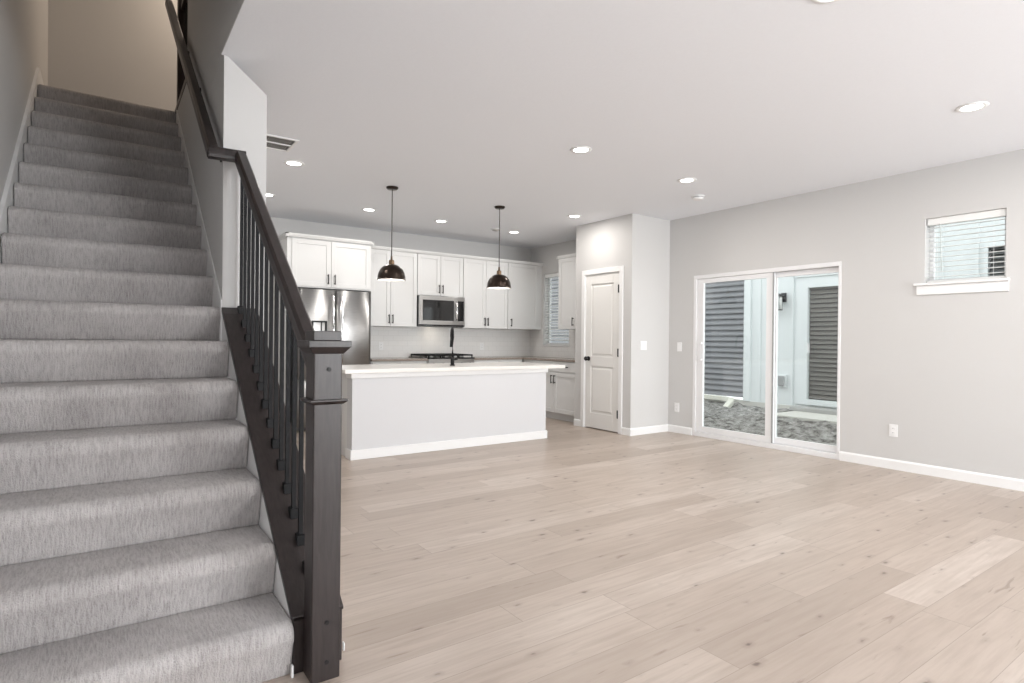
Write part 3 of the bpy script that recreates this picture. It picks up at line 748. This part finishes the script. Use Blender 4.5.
fc = thing('kitchen_faucet', (3.232, 5.76, .873), 'tall matte black pull-down faucet on the island countertop', 'faucet')
MB().cyl((3.232, 5.76, .873), (3.232, 5.76, .886), .030, 24).cyl((3.232, 5.76, .886), (3.232, 5.76, .97), .021, 20).build('faucet_base', BLACK, fc)
pts = [(3.232, 5.76, .96), (3.232, 5.76, 1.19)]
for k in range(1, 11):
    a = math.pi * k / 10; pts.append((3.232 + .038 * (1 - math.cos(a)), 5.76 + .082 * (1 - math.cos(a)), 1.19 + .100 * math.sin(a)))
MB().tube(pts, .0155, 14).build('spout', BLACK, fc)
ex = pts[-1]
MB().cyl((ex[0], ex[1], ex[2] + .01), (ex[0], ex[1], ex[2] - .11), .014, 16, .019).build('spray_head', BLACK, fc)
MB().cyl((3.245, 5.76, .94), (3.292, 5.755, .945), .009, 12).cyl((3.287, 5.755, .945), (3.307, 5.75, 1.01), .006, 10).build('lever', BLACK, fc)

# ------------------------------------------------------------------ pendants
def pendant(x, y, zr_, label):
    t = thing('pendant_lamp', (x, y, H), label, 'lamp', None)
    MB().lathe([(.0001, 0), (.062, 0), (.062, -.012), (.050, -.024), (.0001, -.024)], (x, y, H - .0005), 32).build('canopy', BRONZE, t)
    MB().cyl((x, y, H - .02), (x, y, zr_ + .20), .0045, 10).build('rod', BRONZE, t)
    MB().lathe([(.0001, .245), (.010, .243), (.012, .205), (.026, .200), (.028, .192), (.028, .158), (.030, .150)], (x, y, zr_), 28).build('socket', mat('aged brass', (.20, .14, .09), .3, .9) if 'aged brass' not in bpy.data.materials else bpy.data.materials['aged brass'], t)
    out = []; inn = []
    R_, hh = .143, .158
    for k in range(15):
        a = math.radians(4 + 82 * k / 14); out.append((R_ * math.sin(math.radians(90)) * math.cos(math.pi / 2 - a) if 0 else R_ * math.sin(a) ** .86, hh * math.cos(a) ** .92))
    out.append((R_, .0))
    sh = MB().lathe([(.0001, hh)] + out + [(R_ + .003, -.001), (R_ + .003, -.006), (R_ - .003, -.006)], (x, y, zr_), 48).build('shade', BRONZE, t, recalc=True)
    inn = [(max(.0001, r - .004), z - .004) for r, z in out]
    MB().lathe([(.0001, hh - .004)] + inn + [(R_ - .003, -.0055)], (x, y, zr_), 48).build('shade_lining', SHADEIN, sh)
    m = MB(); m.lathe([(.0001, .006), (.020, .012), (.032, .035), (.028, .062), (.014, .090), (.012, .130)], (x, y, zr_), 24).build('bulb', BULB, t)
    return t
pendant(2.455, 5.68, 1.785, 'left pendant lamp with dark dome shade, nearer the stainless fridge')
pendant(3.835, 5.735, 1.785, 'right pendant with dark dome shade, hanging in front of the single-door wall cabinet')

# ------------------------------------------------------------------ ceiling fixtures
dl_spots = [
    (4.70, 1.42, 'recessed downlight nearest the small high window, at the far right of the ceiling'),
    (2.664, 1.325, 'recessed downlight at the top edge of the photo, nearest the camera'),
    (3.216, 3.614, 'recessed downlight alone in mid ceiling, between the island and the camera'),
    (4.649, 3.678, 'recessed downlight next to the smoke detector, before the sliding door'),
    (4.876, 5.59, 'recessed downlight just left of the pantry wall corner'),
    (4.907, 6.957, 'recessed downlight at the kitchen rear, right of the second pendant rod'),
    (3.683, 6.911, 'recessed downlight at the kitchen rear, between the two pendant rods'),
    (2.655, 6.838, 'recessed downlight at the kitchen rear, just left of the first pendant rod'),
    (1.404, 5.436, 'recessed downlight just below the ceiling air vent'),
    (1.475, 6.814, 'recessed downlight at the kitchen rear seen against the stair wall edge'),
]
proto = None
for k, (x, y, lab) in enumerate(dl_spots):
    if proto is None:
        proto = thing('recessed_downlight', (x, y, H), lab, 'downlight', 'recessed ceiling downlights')
        MB().lathe([(.060, -.004), (.066, -.008), (.084, -.006), (.090, -.0005), (.060, -.0005), (.060, -.004)], (x, y, H), 40).build('trim_ring', TRIM, proto)
        MB().lathe([(.0001, -.005), (.061, -.005), (.061, -.001), (.0001, -.001)], (x, y, H), 32).build('lens', LED, proto)
    else:
        c = copy_tree(proto, (x, y, H)); c['label'] = lab
    o = area('downlight_glow', (x, y, H - .012), (0, 0, -1), .12, .12, 5.5 if y > 6.5 else (9.0 if y > 5 else 15.0), (1, .95, .89), 'DISK')
vt = thing('ceiling_air_vent', (.97, 4.96, H), 'white framed ceiling air return vent with two grilles beside the stair wall', 'vent')
GRILLE = mat('grey vent grille', (.40, .385, .37), .5)
vx0, vx1, vy0, vy1 = .68, 1.275, 4.78, 5.125
MB().box(vx0, vy0, H - .010, vx1, vy0 + .022, H - .0005).box(vx0, vy1 - .022, H - .010, vx1, vy1, H - .0005).box(vx0, vy0 + .022, H - .010, vx0 + .022, vy1 - .022, H - .0005).box(vx1 - .022, vy0 + .022, H - .010, vx1, vy1 - .022, H - .0005).box(vx0 + .022, (vy0 + vy1) / 2 - .008, H - .010, vx1 - .022, (vy0 + vy1) / 2 + .008, H - .0005).build('frame', TRIM, vt, bevel=.002)
MB().box(vx0 + .02, vy0 + .02, H - .002, vx1 - .02, vy1 - .02, H - .0007).build('backing', mat('painted duct shade', (.012, .011, .010), .9), vt)  # near-black sheet under the solid ceiling, coloured as the shade inside a duct
for (ya, yb) in ((vy0 + .022, (vy0 + vy1) / 2 - .008), ((vy0 + vy1) / 2 + .008, vy1 - .022)):
    m = MB(); x = vx0 + .03
    while x < vx1 - .03: m.box(x, ya, H - .0045, x + .0035, yb, H - .003); x += .0185
    n_ = 6
    for i in range(1, n_): 
        yy = ya + (yb - ya) * i / n_; m.box(vx0 + .022, yy - .0018, H - .0044, vx1 - .022, yy + .0018, H - .0032)
    m.build('grille', GRILLE, vt)
sm = thing('smoke_detector', (5.255, 4.01, H), 'round white smoke detector on the ceiling above the sliding door', 'detector')
MB().lathe([(.0001, 0), (.070, 0), (.070, -.012), (.0001, -.012)], (5.255, 4.01, H - .0005), 36).build('base', PLAST, sm)
MB().lathe([(.055, -.0125), (.056, -.022), (.0001, -.022)], (5.255, 4.01, H), 36).build('sensor_gap', mat('grey vent gap', (.30, .30, .31), .6), sm)
MB().lathe([(.0001, -.0225), (.062, -.0225), (.060, -.034), (.045, -.042), (.0001, -.044)], (5.255, 4.01, H), 36).build('cover', PLAST, sm)
sp = thing('ceiling_sensor', (4.572, 6.927, H), 'small flat sensor on the ceiling behind the second pendant rod', 'detector')
MB().lathe([(.0001, 0), (.075, 0), (.075, -.010), (.0001, -.010)], (4.572, 6.927, H - .0005), 32).build('base', PLAST, sp)
MB().lathe([(.0001, -.0105), (.055, -.0105), (.052, -.022), (.0001, -.024)], (4.572, 6.927, H), 32).build('cover', mat('pale grey plastic', (.45, .43, .41), .5), sp)

# ------------------------------------------------------------------ switches and outlets
def plate(name, f, a, b, w, h, label, cat, kind):
    base = f.pt(a, b, 0); t = thing(name, base, label, cat)
    m = MB(); f.box(m, a - w / 2, a + w / 2, b - h / 2, b + h / 2, .0005, .006); m.build('cover_plate', PLAST, t, bevel=.002)
    if kind == 'outlet':
        for s_ in (-1, 1):
            m = MB(); f.box(m, a - .017, a + .017, b + s_ * .020 - .014, b + s_ * .020 + .014, .006, .0075); r = m.build('receptacle', PLAST, t, bevel=.002)
            m = MB()
            for dx in (-.006, .006): f.box(m, a + dx - .001, a + dx + .001, b + s_ * .020 - .004, b + s_ * .020 + .006, .0075, .0078)
            m.build('slot', GAP, r)
    else:
        for k in range(kind):
            aa = a + (k - (kind - 1) / 2) * .046
            m = MB(); f.box(m, aa - .016, aa + .016, b - .033, b + .033, .006, .009); m.build('rocker', TRIM, t, bevel=.002)
FRW = Face('x', XR); FPF = Face('y', PY)
plate('light_switch', FPF, 5.56, 1.115, .115, .115, 'double white light switch on the pantry front wall', 'switch', 2)
plate('light_switch', FRW, 4.865, 1.10, .072, .115, 'single white light switch left of the sliding door', 'switch', 1)
plate('power_outlet', FRW, 4.898, .325, .072, .115, 'white power outlet low on the wall left of the sliding door', 'outlet', 'outlet')
plate('power_outlet', FRW, 2.395, .36, .072, .115, 'white power outlet low on the right wall beneath the small window', 'outlet', 'outlet')
FTB = Face('y', YB - .010)
plate('power_outlet', FTB, 3.32, 1.06, .072, .115, 'white power outlet on the backsplash tiles left of the range', 'outlet', 'outlet')
plate('power_outlet', FTB, 5.05, 1.06, .072, .115, 'white power outlet on the backsplash tiles right of the range', 'outlet', 'outlet')

# upstairs lamp (out of view, lights the stair head)
area('upstairs_lamp', (1.25, 7.05, ZT - .05), (0, 0, -1), .35, .35, 27, (1, .82, .65), 'DISK')

# ------------------------------------------------------------------ courtyard outside
XN = 9.6
m = MB(); n1, n2 = 70, 150; gx0, gx1, gy0, gy1 = XR + .16, XN - .022, -1.0, 13.9
from mathutils import noise as mnoise
for i in range(n1 + 1):
    for j in range(n2 + 1):
        x = gx0 + (gx1 - gx0) * i / n1; y = gy0 + (gy1 - gy0) * j / n2
        h_ = .05 * mnoise.noise((x * 2.3, y * 2.3, 1)) + .045 * mnoise.noise((x * 6, y * 6, 3)) + .03 * mnoise.noise((x * 13, y * 13, 5))
        m.v.append((x, y, -.03 + h_ * min(1, (x - gx0) / .3) + .05 * (x - gx0) / (gx1 - gx0)))
for i in range(n1):
    for j in range(n2):
        a = i * (n2 + 1) + j; m.f.append([a, a + 1, a + n2 + 2, a + n2 + 1]); m.sm.append(False)
so = m.build('soil', SOIL, recalc=False); so['kind'] = 'stuff'; tag(so, 'clumpy bare grey soil in the courtyard outside the sliding door', 'soil')
nb = thing('neighbouring_house', (XN, 6, 0), 'white and grey sided house wall across the courtyard', 'house')
YS = 6.27
MB().box(XN, 4.49, -.2, XN + .2, 4.51, -.19)
w_ = wall_holes('x', XN, .2, -1.5, YS, .10, 6.0, [(2.02, 2.70, 2.05, 2.46), (4.18, 5.16, .16, 2.12)])
y = 5.35
while y < YS - .05: w_.box(XN - .018, y, .10, XN, y + .04, 6.0); y += .30
y = 4.0
while y > -1.4:
    if not (1.9 < y < 2.75): w_.box(XN - .018, y, .10, XN, y + .04, 6.0)
    y -= .40
w_.build('board_wall', EXTW, nb)
MB().box(XN - .035, YS - .13, .10, XN, YS, 6.0).build('corner_board', EXTW, nb)
sd_ = MB(); z = .17
while z < 6.0:
    sd_.prism([(XN + .10, z + .004), (XN + .006, z + .004), (XN - .046, z - .014), (XN - .046, z + .006), (XN + .002, z + .103), (XN + .10, z + .103)], 'y', YS, 14.0); z += .103
sd_.build('lap_siding', SIDING, nb)
MB().box(XN - .02, -1.5, -.3, XN + .2, 14, .098).build('foundation', CONC, nb)
# patio door across the courtyard
nd = MB(); y0, y1, z0, z1 = 4.16, 5.18, .14, 2.14
nd.box(XN - .03, y0 - .11, z0, XN + .05, y0 + .06, z1 + .12).box(XN - .03, y1 - .08, z0, XN + .05, y1 + .11, z1 + .12).box(XN - .03, y0 + .06, z1 - .06, XN + .05, y1 - .08, z1 + .12).box(XN - .05, y0 - .13, z1 + .12, XN + .02, y1 + .13, z1 + .17).box(XN - .04, y0 + .06, z0, XN + .05, y1 - .08, z0 + .09)
do_ = nd.build('door', EXTW, nb, bevel=.004)
DGL = mat('dark door glass', (.16, .155, .155), .05, 0, .8)
MB().box(XN + .012, y0 + .04, z0 + .07, XN + .02, y1 - .06, z1 - .04).build('glass_pane', GLASS, do_)
m = MB(); z = z0 + .11
while z < z1 - .09: m.prism([(XN + .025, z), (XN + .055, z + .062), (XN + .060, z + .062), (XN + .030, z)], 'y', y0 + .06, y1 - .08); z += .075
m.build('shade_slats', mat('taupe shade', (.20, .168, .158), .5), do_)
MB().box(XN + .06, y0, z0, XN + .10, y1, z1).build('painted_dark_panel', mat('painted interior shade', (.05, .047, .045), .8), do_)  # dark panel, shade of an unlit interior put into its colour
MB().box(XN - .075, y1 - .125, 1.0, XN - .03, y1 - .10, 1.16).build('handle', PLAST, do_)
m = MB(); m.box(XN - .03, 1.97, 2.0, XN + .03, 2.02, 2.51).box(XN - .03, 2.70, 2.0, XN + .03, 2.75, 2.51).box(XN - .03, 2.02, 2.46, XN + .03, 2.70, 2.51).box(XN - .03, 2.02, 2.0, XN + .03, 2.70, 2.05)
wi = m.build('window', EXTW, nb)
m = MB(); z = 2.06
while z < 2.45: m.prism([(XN + .02, z), (XN + .06, z + .05), (XN + .065, z + .05), (XN + .025, z)], 'y', 2.02, 2.70); z += .06
m.build('louvres', mat('dark louvre', (.10, .105, .105), .5), wi)
MB().box(XN + .08, 2.0, 2.0, XN + .1, 2.72, 2.5).build('painted_dark_panel', bpy.data.materials['painted interior shade'], wi)  # same shade-coloured panel behind the louvres
tag(MB().box(8.55, 3.2, -.12, XN - .025, 5.14, .055).build('patio_slab', CONC, bevel=.01), 'pale concrete patio slab before the house door across the courtyard', 'slab')
tag(MB().box(XN - .34, 4.2, .0555, XN - .055, 5.22, .115).build('door_step', paint('grey concrete', (.40, .40, .39), .85), bevel=.006), 'low grey step on the patio slab below the far door', 'step')
# outdoor lantern
ln = thing('wall_lantern', (XN - .05, 5.53, 1.72), 'dark hooded lantern on the white wall across the courtyard', 'lantern')
DK = mat('charcoal metal', (.06, .06, .065), .45, .4)
MB().box(XN - .04, 5.47, 1.86, XN - .018, 5.56, 2.02).box(XN - .13, 5.49, 1.955, XN - .03, 5.55, 1.985).build('bracket', DK, ln, bevel=.003)
MB().lathe([(.0001, .045), (.03, .04), (.085, .005), (.088, -.008), (.0001, -.008)], (XN - .13, 5.56, 1.965), 24).build('hood', DK, ln)
MB().lathe([(.0001, .0), (.065, .0), (.065, .22), (.0001, .22)], (XN - .13, 5.56, 1.735), 24).build('glass_cylinder', mat('frosted lantern glass', (.80, .80, .78), .3), ln)
m = MB()
for k in range(4):
    a = math.pi / 4 + k * math.pi / 2; m.cyl((XN - .13 + .072 * math.cos(a), 5.56 + .072 * math.sin(a), 1.72), (XN - .13 + .072 * math.cos(a), 5.56 + .072 * math.sin(a), 1.96), .004, 6)
m.lathe([(.06, 0), (.078, 0), (.078, .012), (.06, .012), (.06, 0)], (XN - .13, 5.56, 1.722), 24)
m.build('cage', DK, ln)
ob = thing('weatherproof_outlet', (XN - .03, 5.525, .43), 'grey weatherproof outlet box on the white wall across the courtyard', 'outlet')
MB().box(XN - .045, 5.45, .40, XN - .018, 5.60, .62).build('back_plate', EXTW, ob, bevel=.004)
MB().box(XN - .085, 5.475, .425, XN - .045, 5.575, .595).build('cover', mat('grey plastic cover', (.30, .31, .31), .5), ob, bevel=.008)
tag(MB().sweep([(XN - .10, 9.5, .115), (XN - .10, 6.62, .115), (XN - .16, 6.42, .105), (XN - .33, 6.32, .085), (XN - .52, 6.29, -.01)], [(-.05, -.040), (.05, -.040), (.05, .040), (-.05, .040)]).build('downspout', ALMOND, bevel=.006), 'pale downspout pipe lying along the foot of the grey siding and ending in an elbow', 'downspout')
